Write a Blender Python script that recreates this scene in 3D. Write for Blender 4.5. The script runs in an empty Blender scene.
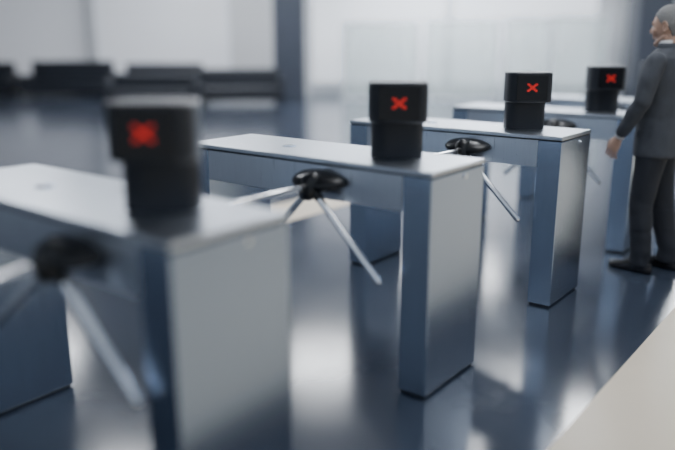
import bpy, bmesh, math, random
from mathutils import Vector, Matrix, noise as mnoise
random.seed(3)
scene=bpy.context.scene
COL=scene.collection
A=math.radians(38.0)
HD=Vector((math.cos(A),math.sin(A),0)); RT=Vector((math.sin(A),-math.cos(A),0))
ROT=math.radians(-52.0)
def P(h,r,z=0): 
    v=HD*h+RT*r; v.z=z; return v
# ---------------- materials
def mat(name,col,rough=.5,metal=0,noise=0,nscale=(20,20,20),bump=0,emis=None,es=0,spec=.5,rn=0,coat=0):
    m=bpy.data.materials.new(name); m.use_nodes=True
    nt=m.node_tree; b=nt.nodes['Principled BSDF']
    b.inputs['Base Color'].default_value=(*col,1); b.inputs['Roughness'].default_value=rough
    b.inputs['Metallic'].default_value=metal; b.inputs['Specular IOR Level'].default_value=spec
    b.inputs['Coat Weight'].default_value=coat
    if emis: b.inputs['Emission Color'].default_value=(*emis,1); b.inputs['Emission Strength'].default_value=es
    tc=nt.nodes.new('ShaderNodeTexCoord'); mp=nt.nodes.new('ShaderNodeMapping'); mp.inputs['Scale'].default_value=nscale
    n=nt.nodes.new('ShaderNodeTexNoise'); n.inputs['Scale'].default_value=1; n.inputs['Detail'].default_value=4
    nt.links.new(tc.outputs['Object'],mp.inputs[0]); nt.links.new(mp.outputs[0],n.inputs['Vector'])
    if noise:
        mx=nt.nodes.new('ShaderNodeMix'); mx.data_type='RGBA'
        mx.inputs[6].default_value=(*[c*(1-noise) for c in col],1); mx.inputs[7].default_value=(*[min(1,c*(1+noise)) for c in col],1)
        nt.links.new(n.outputs['Fac'],mx.inputs[0]); nt.links.new(mx.outputs[2],b.inputs['Base Color'])
    if rn:
        mr=nt.nodes.new('ShaderNodeMapRange'); mr.inputs['To Min'].default_value=rough-rn; mr.inputs['To Max'].default_value=rough+rn
        nt.links.new(n.outputs['Fac'],mr.inputs[0]); nt.links.new(mr.outputs[0],b.inputs['Roughness'])
    if bump:
        bp=nt.nodes.new('ShaderNodeBump'); bp.inputs['Strength'].default_value=bump; bp.inputs['Distance'].default_value=.01
        nt.links.new(n.outputs['Fac'],bp.inputs['Height']); nt.links.new(bp.outputs[0],b.inputs['Normal'])
    return m
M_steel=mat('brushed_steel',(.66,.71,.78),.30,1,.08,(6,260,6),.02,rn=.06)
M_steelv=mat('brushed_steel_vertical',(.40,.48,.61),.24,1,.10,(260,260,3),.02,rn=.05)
M_chrome=mat('polished_steel',(.90,.92,.95),.16,1,.03)
M_black=mat('black_plastic',(.013,.016,.023),.36,0,.2,(60,60,60))
M_hub=mat('hub_black',(.008,.009,.011),.3,0,.2)
M_screen=mat('display_glass',(.008,.009,.012),.25,0,.1)
M_red=mat('red_led',(.3,.012,.01),.5,0,.05,emis=(1,.035,.025),es=.5)
M_rubber=mat('seam_dark',(.02,.022,.025),.6,0,.1)
M_floor=mat('polished_dark_floor',(.040,.052,.078),.15,0,.45,(.9,.9,.9),0,rn=.06,spec=1.0)
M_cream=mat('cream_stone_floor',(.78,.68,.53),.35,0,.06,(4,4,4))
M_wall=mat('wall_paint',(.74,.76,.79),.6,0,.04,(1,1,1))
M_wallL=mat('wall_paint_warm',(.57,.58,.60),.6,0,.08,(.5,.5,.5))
M_col=mat('column_cladding',(.035,.042,.058),.35,0,.15,(2,2,2))
M_win=mat('frosted_window_glow',(.7,.73,.78),.4,0,.03,(.6,.6,.6),emis=(.87,.90,.96),es=.75)  # emission added to the panes so the back wall comes out bright
M_winL=mat('frosted_window_dim_glow',(.6,.62,.66),.4,0,.03,(.6,.6,.6),emis=(.86,.89,.96),es=.24)  # weaker added pane glow for the left side
M_frame=mat('window_frame',(.5,.53,.57),.4,.3,.05)
M_sofa=mat('black_leather',(.012,.015,.022),.42,0,.3,(12,12,12),.1)
M_ceil=mat('ceiling_panel',(.52,.56,.62),.8,0,.05,(2,2,2))
M_lamp=mat('light_panel',(.9,.9,.9),.5,0,.02,emis=(.93,.96,1),es=24)
M_jacket=mat('grey_suit_wool',(.060,.067,.082),.85,0,.3,(14,14,10),.6)
M_trou=mat('dark_trousers',(.022,.026,.036),.85,0,.3,(12,12,6),.5)
M_skin=mat('skin',(.50,.32,.24),.5,0,.08,(30,30,30),.05)
M_hair=mat('grey_hair',(.20,.20,.20),.7,0,.45,(90,90,200),.5)
M_shirt=mat('white_shirt',(.8,.8,.82),.7,0,.03)
M_shoe=mat('black_shoe',(.012,.012,.014),.25,0,.1)
M_eye=mat('eye_white',(.8,.78,.75),.2,0,.02); M_iris=mat('iris',(.05,.04,.03),.2,0,.05)
def glass(name):
    m=bpy.data.materials.new(name); m.use_nodes=True; nt=m.node_tree; nt.nodes.clear()
    o=nt.nodes.new('ShaderNodeOutputMaterial'); mx=nt.nodes.new('ShaderNodeMixShader'); t=nt.nodes.new('ShaderNodeBsdfTransparent')
    p=nt.nodes.new('ShaderNodeBsdfPrincipled'); p.inputs['Base Color'].default_value=(.60,.64,.65,1); p.inputs['Roughness'].default_value=.15
    t.inputs['Color'].default_value=(.84,.88,.88,1)
    n=nt.nodes.new('ShaderNodeTexNoise'); n.inputs['Scale'].default_value=.8
    mr=nt.nodes.new('ShaderNodeMapRange'); mr.inputs['To Min'].default_value=.15; mr.inputs['To Max'].default_value=.5
    nt.links.new(n.outputs['Fac'],mr.inputs[0]); nt.links.new(mr.outputs[0],mx.inputs[0])
    nt.links.new(t.outputs[0],mx.inputs[1]); nt.links.new(p.outputs[0],mx.inputs[2]); nt.links.new(mx.outputs[0],o.inputs[0]); return m
M_glass=glass('partition_glass')
# ---------------- helpers
def empty(name,loc,rz=0):
    e=bpy.data.objects.new(name,None); e.location=loc; e.rotation_euler=(0,0,rz); e.empty_display_size=.1; COL.objects.link(e); return e
def obj(name,bm,m,parent=None,smooth=False):
    me=bpy.data.meshes.new(name); bm.normal_update(); bm.to_mesh(me); bm.free()
    o=bpy.data.objects.new(name,me); COL.objects.link(o)
    for mm in (m if isinstance(m,(list,tuple)) else [m]): me.materials.append(mm)
    if smooth:
        for p in me.polygons: p.use_smooth=True
    if parent: o.parent=parent
    return o
def bm_box(bm,x0,x1,y0,y1,z0,z1,mi=0):
    g=bmesh.ops.create_cube(bm,size=1)
    for v in g['verts']:
        v.co=Vector(((x0+x1)/2+v.co.x*(x1-x0),(y0+y1)/2+v.co.y*(y1-y0),(z0+z1)/2+v.co.z*(z1-z0)))
    for f in {f for v in g['verts'] for f in v.link_faces}: f.material_index=mi
def box(name,x0,x1,y0,y1,z0,z1,m,parent=None,bev=0,seg=2):
    bm=bmesh.new(); bm_box(bm,x0,x1,y0,y1,z0,z1); 
    if bev: bmesh.ops.bevel(bm,geom=bm.edges[:],offset=bev,segments=seg,affect='EDGES',profile=.5)
    return obj(name,bm,m,parent)
def frame_of(d):
    d=d.normalized(); u=Vector((1,0,0)) if abs(d.x)<.8 else Vector((0,1,0))
    a=d.cross(u).normalized(); b=d.cross(a).normalized(); return a,b
def ring_loft(bm,rings,mi=0):
    vs=[[bm.verts.new(p) for p in r] for r in rings]; n=len(vs[0]); fs=[]
    for i in range(len(vs)-1):
        for j in range(n):
            fs.append(bm.faces.new((vs[i][j],vs[i][(j+1)%n],vs[i+1][(j+1)%n],vs[i+1][j])))
    fs.append(bm.faces.new(vs[0][::-1])); fs.append(bm.faces.new(vs[-1]))
    for f in fs: f.material_index=mi
    return fs
def rod(bm,p0,p1,r0,r1=None,n=24,caps=3,mi=0,flat=1.0):
    r1=r0 if r1 is None else r1; p0=Vector(p0);p1=Vector(p1); d=(p1-p0).normalized(); a,b=frame_of(d); rings=[]
    def rg(c,r): return [c+a*(r*math.cos(2*math.pi*k/n))+b*(r*flat*math.sin(2*math.pi*k/n)) for k in range(n)]
    if caps:
        for i in range(caps,0,-1):
            t=math.pi/2*i/(caps+.3); rings.append(rg(p0-d*r0*math.sin(t),r0*math.cos(t)))
    rings.append(rg(p0,r0)); rings.append(rg(p1,r1))
    if caps:
        for i in range(1,caps+1):
            t=math.pi/2*i/(caps+.3); rings.append(rg(p1+d*r1*math.sin(t),r1*math.cos(t)))
    ring_loft(bm,rings,mi)
def chain(bm,pts,n=20,mi=0):
    for (p,r),(q,s) in zip(pts[:-1],pts[1:]): rod(bm,p,q,r,s,n,4,mi)
def ell(cx,cy,z,rx,ry,n=32,e=2.0):
    out=[]
    for k in range(n):
        t=2*math.pi*k/n; c,s=math.cos(t),math.sin(t)
        out.append(Vector((cx+rx*math.copysign(abs(c)**(2/e),c),cy+ry*math.copysign(abs(s)**(2/e),s),z)))
    return out
def remesh(o,vox,sm=4):
    bm=bmesh.new(); bm.from_mesh(o.data); bmesh.ops.recalc_face_normals(bm,faces=bm.faces[:]); bm.to_mesh(o.data); bm.free()
    m=o.modifiers.new('r','REMESH'); m.mode='VOXEL'; m.voxel_size=vox; m.use_smooth_shade=True
    s=o.modifiers.new('s','SMOOTH'); s.iterations=sm; s.factor=.5
    bpy.context.view_layer.update()
    dg=bpy.context.evaluated_depsgraph_get(); me=bpy.data.meshes.new_from_object(o.evaluated_get(dg))
    mats=[m for m in o.data.materials]
    o.modifiers.clear(); o.data=me
    me.materials.clear()
    for m in mats: me.materials.append(m)
    for p in me.polygons: p.use_smooth=True
    return o
# ---------------- room
bm=bmesh.new()
def quad(bm,pts,mi):
    f=bm.faces.new([bm.verts.new(p) for p in pts]); f.material_index=mi
quad(bm,[(-12,.85,0),(40,.85,0),(40,40,0),(-12,40,0)],0)
quad(bm,[(-12,-12,0),(40,-12,0),(40,.85,0),(-12,.85,0)],1)
quad(bm,[(4.2,4.0,.002),(5.7,4.0,.002),(5.7,4.55,.002),(4.2,4.55,.002)],1)  # cream quad laid in to paint a bright patch of warm light
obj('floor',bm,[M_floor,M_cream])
def hbox(name,r0,r1,h0,h1,z0,z1,m,bev=0):
    bm=bmesh.new(); bm_box(bm,r0,r1,h0,h1,z0,z1)
    if bev: bmesh.ops.bevel(bm,geom=bm.edges[:],offset=bev,segments=2,affect='EDGES')
    o=obj(name,bm,m); o.rotation_euler=(0,0,ROT); return o
W=21.5
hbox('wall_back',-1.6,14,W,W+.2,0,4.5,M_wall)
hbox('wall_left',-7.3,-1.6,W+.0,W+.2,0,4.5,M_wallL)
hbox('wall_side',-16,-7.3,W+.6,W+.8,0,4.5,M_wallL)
def window(name,r0,r1,h,z0,z1,mw=M_win):
    bm=bmesh.new(); t=.05
    bm_box(bm,r0+t,r1-t,h-.03,h-.01,z0+t,z1-t,1)
    bm_box(bm,r0,r0+t,h-.06,h,z0,z1); bm_box(bm,r1-t,r1,h-.06,h,z0,z1)
    bm_box(bm,r0+t,r1-t,h-.06,h,z0,z0+t); bm_box(bm,r0+t,r1-t,h-.06,h,z1-t,z1)
    o=obj(name,bm,[M_frame,mw]); o.rotation_euler=(0,0,ROT)
window('window_1',-7.1,-3.1,W,.3,4.3,M_winL)
window('window_2',-.8,3.2,W,.3,4.3)
window('window_3',3.3,7.6,W,.3,4.3)
window('window_4',-14.5,-7.5,W+.6,.5,4.3,M_winL)
hbox('column',-1.72,-.88,19.6,20.4,0,4.5,M_col,.02)
hbox('column.001',8.0,8.95,19.6,20.4,0,4.5,M_col,.02)
hbox('baseboard_back',-.8,8,W-.03,W,0,.12,M_frame)
hbox('ceiling',-20,20,1,26,4.5,4.6,M_ceil)
lamps=[(12.6,.1,2.0,1.3),(10.6,3.3,2.5,2.0),(15.5,8.2,2.2,2.6),(8.6,-2.8,1.2,1.0),(18,-3,2.5,1.2),(18,3,2.5,1.2),(13,-6,1.6,1.2),(6.6,1.4,.9,.9),(6.8,6.2,1.2,1.2)]
bm=bmesh.new()
for h,r,w,d in lamps: bm_box(bm,r-w/2,r+w/2,h-d/2,h+d/2,4.46,4.499)
o=obj('ceiling_light_panels',bm,M_lamp); o.rotation_euler=(0,0,ROT)
for i,(a,b,top) in enumerate([(.19,2.15,2.05),(2.4,4.3,2.1),(4.5,5.65,2.15),(5.75,7.2,2.2)]):
    bm=bmesh.new(); bm_box(bm,a,b,19.6,19.63,.06,top)
    bm_box(bm,a-.06,a,19.58,19.65,0,top,1); bm_box(bm,b,b+.06,19.58,19.65,0,top,1); bm_box(bm,a,b,19.58,19.65,0,.06,1); bm_box(bm,a,b,19.58,19.65,top-.04,top,1)
    o=obj('glass_partition' if i==0 else 'glass_partition.%03d'%i,bm,[M_glass,M_frame]); o.rotation_euler=(0,0,ROT)
def sofa(name,h,r,w,rz=0,ht=.85):
    e=empty(name,P(h,r),ROT+rz)
    box('seat',-w/2+.12,w/2-.12,-.38,.25,.16,.44,M_sofa,e,.05,3)
    box('backrest',-w/2+.1,w/2-.1,.22,.42,.16,ht,M_sofa,e,.06,3)
    box('arm_left',-w/2,-w/2+.14,-.4,.42,.12,.62,M_sofa,e,.05,3)
    box('arm_right',w/2-.14,w/2,-.4,.42,.12,.62,M_sofa,e,.05,3)
    bm=bmesh.new()
    for sx in(-1,1):
        for sy in(-.33,.33): rod(bm,(sx*(w/2-.1),sy,.0),(sx*(w/2-.1),sy,.16),.02,n=10,caps=0)
    bm_box(bm,-w/2+.05,w/2-.05,-.36,.36,.11,.17)
    obj('feet',bm,M_hub,e)
sofa('sofa',18.2,-2.5,2.3,.1,.88)
sofa('sofa.001',20.3,-4.9,2.4,0,.95)
sofa('sofa.002',20.8,-7.7,2.6,-.05,1.0)
sofa('sofa.003',17.2,-4.4,2.2,0,.8)
sofa('sofa.004',21.3,-10.6,2.2,0,.95)
# ---------------- turnstiles
WID=.46; Y0=1.42; LEN=1.46
def display(par,x,y):
    e=empty('access_display',(x,y,1.0),math.radians(36)-math.pi/2); e.parent=par
    def rr(cx,cy,z,hw,hd,e_=5,n=64): return ell(cx,cy,z,hw,hd,n,e_)
    bm=bmesh.new()
    ring_loft(bm,[rr(0,.02,0,.114,.085,3.0),rr(0,.02,.006,.117,.088,3.0),rr(0,.02,.155,.117,.088,3.0),rr(0,.02,.16,.113,.084,3.0)])
    obj('pedestal',bm,M_black,e)
    bm=bmesh.new()
    ring_loft(bm,[rr(0,0,.16,.108,.10,4),rr(0,0,.166,.108,.10,4)]); obj('joint',bm,M_rubber,e)
    bm=bmesh.new()
    ring_loft(bm,[rr(0,-.03,.166,.126,.117,3.6),rr(0,-.03,.170,.130,.121,3.6),rr(0,-.03,.330,.130,.121,3.6),rr(0,-.03,.337,.125,.116,3.6)])
    obj('head',bm,M_black,e)
    box('screen',-.088,.088,-.1525,-.145,.180,.322,M_screen,e,.002)
    bm=bmesh.new(); N=8; px=.0076; pz=.0060
    for i in range(N):
        for j in range(N):
            if min(abs(i-j),abs(i+j-(N-1)))<=1:
                X=(i-(N-1)/2)*px; Z=.252+(j-(N-1)/2)*pz
                bm_box(bm,X-px*.42,X+px*.42,-.1545,-.1524,Z-pz*.42,Z+pz*.42)
    obj('red_cross',bm,M_red,e)
def turnstile(name,xc,hy,rot):
    e=empty(name,(xc,Y0,0)); w=WID/2
    box('top_lid',-w,w,0,LEN,.978,1.0,M_steel,e,.004,2)
    box('top_seam',-w+.004,w-.004,.004,LEN-.004,.972,.978,M_rubber,e)
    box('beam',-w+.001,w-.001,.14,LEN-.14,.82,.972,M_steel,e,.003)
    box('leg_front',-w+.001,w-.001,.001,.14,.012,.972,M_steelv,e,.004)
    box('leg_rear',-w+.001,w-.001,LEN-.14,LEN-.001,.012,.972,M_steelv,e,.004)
    box('foot_front',-w+.012,w-.012,.012,.13,0,.012,M_rubber,e)
    box('foot_rear',-w+.012,w-.012,LEN-.13,LEN-.012,0,.012,M_rubber,e)
    bm=bmesh.new(); rod(bm,(w*.22,-.004,.945),(w*.22,.002,.945),.011,caps=0,n=20); rod(bm,(w*.22,-.0055,.945),(w*.22,-.004,.945),.005,caps=0,n=12)
    obj('lock',bm,M_chrome,e)
    bm=bmesh.new(); rod(bm,(-.02,.95,1.0),(-.02,.95,1.003),.035,caps=0,n=28); obj('status_lens',bm,M_steelv,e,True)
    bm=bmesh.new(); rings=[]
    for i in range(10):
        t=i/9*math.pi/2*.97; s=math.cos(t)
        rings.append([Vector((-w-.10*math.sin(t),hy+.145*s**.7*math.cos(k/32*2*math.pi),.91+.042*s**.8*math.sin(k/32*2*math.pi)-.02*math.sin(t))) for k in range(32)])
    ring_loft(bm,rings); bmesh.ops.recalc_face_normals(bm,faces=bm.faces[:]); obj('hub_housing',bm,M_hub,e,True)
    c=Vector((-w-.075,hy,.885)); ax=Vector((-.577,0,-.816))
    bm=bmesh.new(); rod(bm,c-ax*.02,c+ax*.03,.052,.036,n=32,caps=3)
    R=Matrix.Rotation(rot,3,ax.normalized())
    dirs=[R@Vector((-1,0,0)),R@Vector((0,-.707,-.707)),R@Vector((0,.707,-.707))]
    for d in dirs: rod(bm,c+d*.02,c+d*.07,.023,.020,n=20,caps=1)
    obj('rotor',bm,M_hub,e,True)
    L=.47 if xc<2 else .52
    for i,d in enumerate(dirs):
        bm=bmesh.new(); rod(bm,c+d*.065,c+d*L,.0165,n=24,caps=4); obj('arm_%d'%(i+1),bm,M_chrome,e,True)
    display(e,.02,.335)
    return e
xs=[1.345,2.66,4.05,5.45,6.84]
for i,x in enumerate(xs):
    s='' if i==0 else '.%03d'%i
    turnstile('tripod_turnstile'+s,x,.44 if i==0 else .57,math.radians(-9) if i==0 else math.radians(2))
# ---------------- man
MX,MY=4.97,1.20
man=empty('man_in_suit',(MX,MY,0),math.radians(-8)); man.scale=(.985,.985,.985)
bm=bmesh.new()
T=[(.795,-.005,.190,.145),(.81,-.005,.195,.150),(.92,0,.186,.146),(1.05,.01,.172,.134),(1.18,.015,.180,.136),(1.30,.015,.195,.142),(1.38,.005,.202,.132),(1.43,0,.192,.112),(1.465,-.005,.14,.09),(1.49,-.005,.09,.076),(1.515,0,.066,.068)]
ring_loft(bm,[ell(0,cy,z,rx,ry,40,2.3) for z,cy,rx,ry in T])
def Lm(*p): return [(Vector(a),r) for a,r in p]
chain(bm,Lm(((-.188,0,1.405),.066),((-.24,.01,1.30),.061),((-.262,.03,1.16),.055),((-.236,.10,1.05),.050),((-.205,.165,.955),.043)))
chain(bm,Lm(((.188,0,1.405),.066),((.243,-.02,1.28),.06),((.262,-.03,1.14),.054),((.258,.01,1.02),.048),((.245,.05,.92),.042)))
for sx,kn,an in((-1,(.035,.49),(-.0,.085)),(1,(-.02,.49),(-.10,.085))):
    chain(bm,Lm(((sx*.088,0,.86),.104),((sx*.096,.015,.68),.091),((sx*.1,kn[0],kn[1]),.077),((sx*.104,(kn[0]+an[0])/2,.28),.071),((sx*.105,an[0],an[1]+.065),.066)))
    rod(bm,(sx*.105,an[0],.15),(sx*.106,an[0]+.004,.055),.066,.068,n=24,caps=0)
body=obj('suit_body',bm,[M_jacket,M_trou],man); remesh(body,.007,4)
for p in body.data.polygons:
    p.material_index=1 if p.center.z<.80 else 0
nrm=[v.normal.copy() for v in body.data.vertices]
for v,nn in zip(body.data.vertices,nrm):
    c=v.co; leg=c.z<.79
    if leg: q=Vector((c.x*9,c.y*9,c.z*(16 if c.z<.3 or .42<c.z<.56 else 7)))
    else: q=Vector((c.x*8+c.z*5,c.y*8,c.z*13-c.y*9))
    amp=.006 if leg else (.0065 if abs(c.x)>.19 and c.z<1.3 else .004)
    v.co=c+nn*(mnoise.noise(q)*amp)
bm=bmesh.new()
ring_loft(bm,[ell(0,-.004,1.475,.096,.084,32),ell(0,-.004,1.522,.078,.074,32),ell(0,-.004,1.522,.070,.067,32),ell(0,-.004,1.47,.082,.074,32)])
obj('jacket_collar',bm,M_jacket,man,True)
bm=bmesh.new()
ring_loft(bm,[ell(0,.004,1.49,.070,.070,32),ell(0,.008,1.54,.067,.069,32),ell(0,.008,1.54,.06,.062,32),ell(0,.004,1.49,.062,.064,32)])
obj('shirt_collar',bm,M_shirt,man,True)
for s,(p,q) in (('left',((-.205,.163,.958),(-.195,.187,.918))),('right',((.245,.048,.925),(.244,.064,.885)))):
    bm=bmesh.new(); rod(bm,p,q,.034,.032,n=24,caps=0); obj('shirt_cuff_'+s,bm,M_shirt,man,True)
for sx in(-1,1):
    bm=bmesh.new()
    pts=[(sx*.075,.07,1.475),(sx*.012,.152,1.20),(sx*.075,.145,1.33),(sx*.10,.118,1.40)]
    a=[bm.verts.new(Vector(p)+Vector((0,.004,0))) for p in pts]; b=[bm.verts.new(Vector(p)-Vector((0,.01,0))) for p in pts]
    bm.faces.new(a); bm.faces.new(b[::-1])
    for i in range(4): bm.faces.new((a[i],a[(i+1)%4],b[(i+1)%4],b[i]))
    bmesh.ops.recalc_face_normals(bm,faces=bm.faces[:]); obj('lapel',bm,M_jacket,man)
for sx in(-1,1):
    bm=bmesh.new(); bm_box(bm,-.005,.005,-.05,.05,-.02,.02); o=obj('pocket_flap',bm,M_jacket,man); o.location=(sx*.178,.03,.95); o.rotation_euler=(0,sx*-.08,sx*.12)
head=empty('head_group',(0,.022,1.618)); head.parent=man; head.rotation_euler=(math.radians(-7),0,math.radians(-2))
bm=bmesh.new()
bmesh.ops.create_uvsphere(bm,u_segments=48,v_segments=36,radius=1)
for v in bm.verts:
    x,y,z=v.co
    zz=z*.125
    wx=.077; wy=.098
    if z<0: 
        k=-z; wx*=1-.22*k**1.3; wy*=1-.10*k
        y2=y*wy+ .012*k
        if y<0: y2+= .05*k*(-y)
    else: y2=y*wy-.006*z
    v.co=(x*wx,y2,zz+.01)
rod(bm,(0,.062,-.088),(0,.078,-.092),.026,.02,n=20)
rod(bm,(0,.088,.028),(0,.110,-.012),.010,.013,n=16)
rod(bm,(-.012,.098,-.016),(.012,.098,-.016),.0095,n=14)
rod(bm,(-.036,.077,.038),(.036,.077,.038),.014,n=16)
rod(bm,(-.018,.088,-.046),(.018,.088,-.046),.0085,n=14)
rod(bm,(-.016,.086,-.056),(.016,.086,-.056),.0085,n=14)
for sx in(-1,1):
    rod(bm,(sx*.045,.060,-.012),(sx*.042,.066,-.03),.024,.02,n=16)
    rod(bm,(sx*.055,.0,-.06),(sx*.03,.055,-.085),.02,.02,n=16)
    for k in range(9):
        t=-1.9+k*.47; t2=t+.47
        rod(bm,(sx*.084,-.012-.016*math.cos(t),.005+.03*math.sin(t)),(sx*.084,-.012-.016*math.cos(t2),.005+.03*math.sin(t2)),.006,n=10,caps=2)
    rod(bm,(sx*.072,-.010,.018),(sx*.072,-.008,-.012),.013,.011,n=12)
rod(bm,(0,-.012,-.05),(0,-.022,-.17),.060,.062,n=28)
hd=obj('face',bm,M_skin,head); remesh(hd,.0035,3)
bm=bmesh.new()
bmesh.ops.create_uvsphere(bm,u_segments=64,v_segments=48,radius=1)
for v in bm.verts:
    x,y,z=v.co; k=max(0,-z)
    v.co=(x*.0835*(1-.2*k**1.5),y*.104-.008+(.045*k*(-y) if y<0 else 0),z*.130+.014)
def keep(c):
    if c.y>.055: return c.z>.085
    if c.y>.012: return c.z>.028+ (c.y-.012)*1.1
    if c.y>-.045: return c.z>.022 - max(0,-.02-c.y)*2.2
    return c.z>-.068
dele=[f for f in bm.faces if not keep(f.calc_center_median())]
bmesh.ops.delete(bm,geom=dele,context='FACES')
hair=obj('hair',bm,M_hair,head,True); so=hair.modifiers.new('sol','SOLIDIFY'); so.thickness=.012; so.offset=-1
sb=hair.modifiers.new('sub','SUBSURF'); sb.levels=1; sb.render_levels=1
for sx in(-1,1):
    bm=bmesh.new(); bmesh.ops.create_uvsphere(bm,u_segments=20,v_segments=14,radius=.0125)
    o=obj('eye',bm,M_eye,head,True); o.location=(sx*.031,.079,.015)
    bm=bmesh.new(); bmesh.ops.create_uvsphere(bm,u_segments=16,v_segments=12,radius=.006)
    o=obj('iris',bm,M_iris,head,True); o.location=(sx*.031,.087,.015)
    bm=bmesh.new(); rod(bm,(sx*.018,.092,.040),(sx*.044,.083,.040),.0045,n=10); obj('eyebrow',bm,M_hair,head,True)
def hand(name,wrist,d,n,w):
    d=Vector(d).normalized(); n=Vector(n).normalized(); w=Vector(w); w=(w-d*w.dot(d)).normalized(); n=(n-d*n.dot(d)-w*n.dot(w)).normalized()
    W0=Vector(wrist)
    def q(a,b,c): return W0+d*a+w*b+n*c
    bm=bmesh.new(); rings=[]
    for a,hw,ht in((-.03,.024,.020),(0,.025,.019),(.03,.035,.018),(.065,.041,.016),(.092,.040,.013),(.1,.036,.009)):
        rings.append([q(a,hw*math.cos(t/24*2*math.pi),ht*math.sin(t/24*2*math.pi)) for t in range(24)])
    ring_loft(bm,rings)
    for off,L,sp in((.0315,.070,.10),(.0105,.079,.03),(-.0105,.073,-.04),(-.031,.057,-.12)):
        p=q(.088,off,0); ang=.25; r=.0092
        for f in(.46,.30,.24):
            dd=d*math.cos(ang)+n*math.sin(ang)+w*sp; nx=p+dd*(L*f*1.1); rod(bm,p,nx,r,r*.92,n=14,caps=4); p=nx; ang+=.38; r*=.92
    rod(bm,q(.02,.022,.006),q(.055,.047,.016),.014,.0115,n=16,caps=4)
    rod(bm,q(.055,.047,.016),q(.083,.054,.026),.0112,.010,n=16,caps=4)
    rod(bm,q(.083,.054,.026),q(.104,.052,.034),.010,.0085,n=16,caps=4)
    o=obj(name,bm,M_skin,man); remesh(o,.0024,2)
hand('hand_left',(-.194,.19,.915),(0,.40,-.92),(1,-.1,0),(.1,1,.3))
hand('hand_right',(.244,.066,.878),(0,.25,-.97),(-1,0,0),(0,1,.2))
for sx,y in((-1,.0),(1,-.10)):
    bm=bmesh.new(); rings=[]
    for t,hw,ht in((-.085,.018,.03),(-.08,.030,.06),(-.05,.037,.085),(0,.037,.10),(.04,.038,.088),(.09,.045,.062),(.14,.047,.048),(.18,.040,.04),(.205,.025,.032),(.212,.012,.024)):
        rg=[]
        for k in range(28):
            a=2*math.pi*k/28; z=math.sin(a); rg.append(Vector((sx*.108+hw*math.cos(a),y+t,(.012+ht*z) if z>0 else .012*(1+z)+.001)))
        rings.append(rg)
    ring_loft(bm,rings); bmesh.ops.recalc_face_normals(bm,faces=bm.faces[:]); obj('shoe',bm,M_shoe,man,True)
# ---------------- lights & world
def area(name,loc,target,size,power,col=(1,1,1)):
    l=bpy.data.lights.new(name,'AREA'); l.energy=power; l.size=size; l.color=col
    o=bpy.data.objects.new(name,l); o.location=loc; o.rotation_euler=(Vector(target)-Vector(loc)).to_track_quat('-Z','Y').to_euler(); COL.objects.link(o)
area('wall_fill_light',P(17,3,4.3),P(21.5,3,1.2),4,520,(.93,.96,1))  # area light out of view, added to brighten the back wall
area('wall_fill_light.001',P(17,-5,4.3),P(21.5,-5,1.2),4,210,(.93,.96,1))  # second added fill, for the left part of the wall
area('overhead_fill_light',P(3.5,1.5,4.3),P(4,1,0),2.5,90,(.95,.97,1))  # unseen overhead area light, added as soft fill
w=bpy.data.worlds.new('World'); scene.world=w; w.use_nodes=True
nt=w.node_tree; bg=nt.nodes['Background']
tc=nt.nodes.new('ShaderNodeTexCoord'); sp=nt.nodes.new('ShaderNodeSeparateXYZ'); cr=nt.nodes.new('ShaderNodeValToRGB')
nt.links.new(tc.outputs['Generated'],sp.inputs[0]); mr=nt.nodes.new('ShaderNodeMapRange'); mr.inputs['From Min'].default_value=-.3; mr.inputs['From Max'].default_value=.6
nt.links.new(sp.outputs['Z'],mr.inputs[0]); nt.links.new(mr.outputs[0],cr.inputs[0])
cr.color_ramp.elements[0].color=(.16,.20,.26,1); cr.color_ramp.elements[1].color=(.60,.68,.8,1)
nt.links.new(cr.outputs[0],bg.inputs[0]); bg.inputs[1].default_value=.8
# ---------------- camera
cd=bpy.data.cameras.new('camera'); cam=bpy.data.objects.new('camera',cd); COL.objects.link(cam); scene.camera=cam
cd.sensor_width=36; cd.lens=36*710/675; cam.location=(0,0,1.5)
p=math.atan(182/710); f=HD*math.cos(p)+Vector((0,0,-math.sin(p)))
cam.rotation_euler=f.to_track_quat('-Z','Y').to_euler()
cd.clip_end=200; cd.dof.use_dof=True; cd.dof.focus_distance=3.85; cd.dof.aperture_fstop=.42
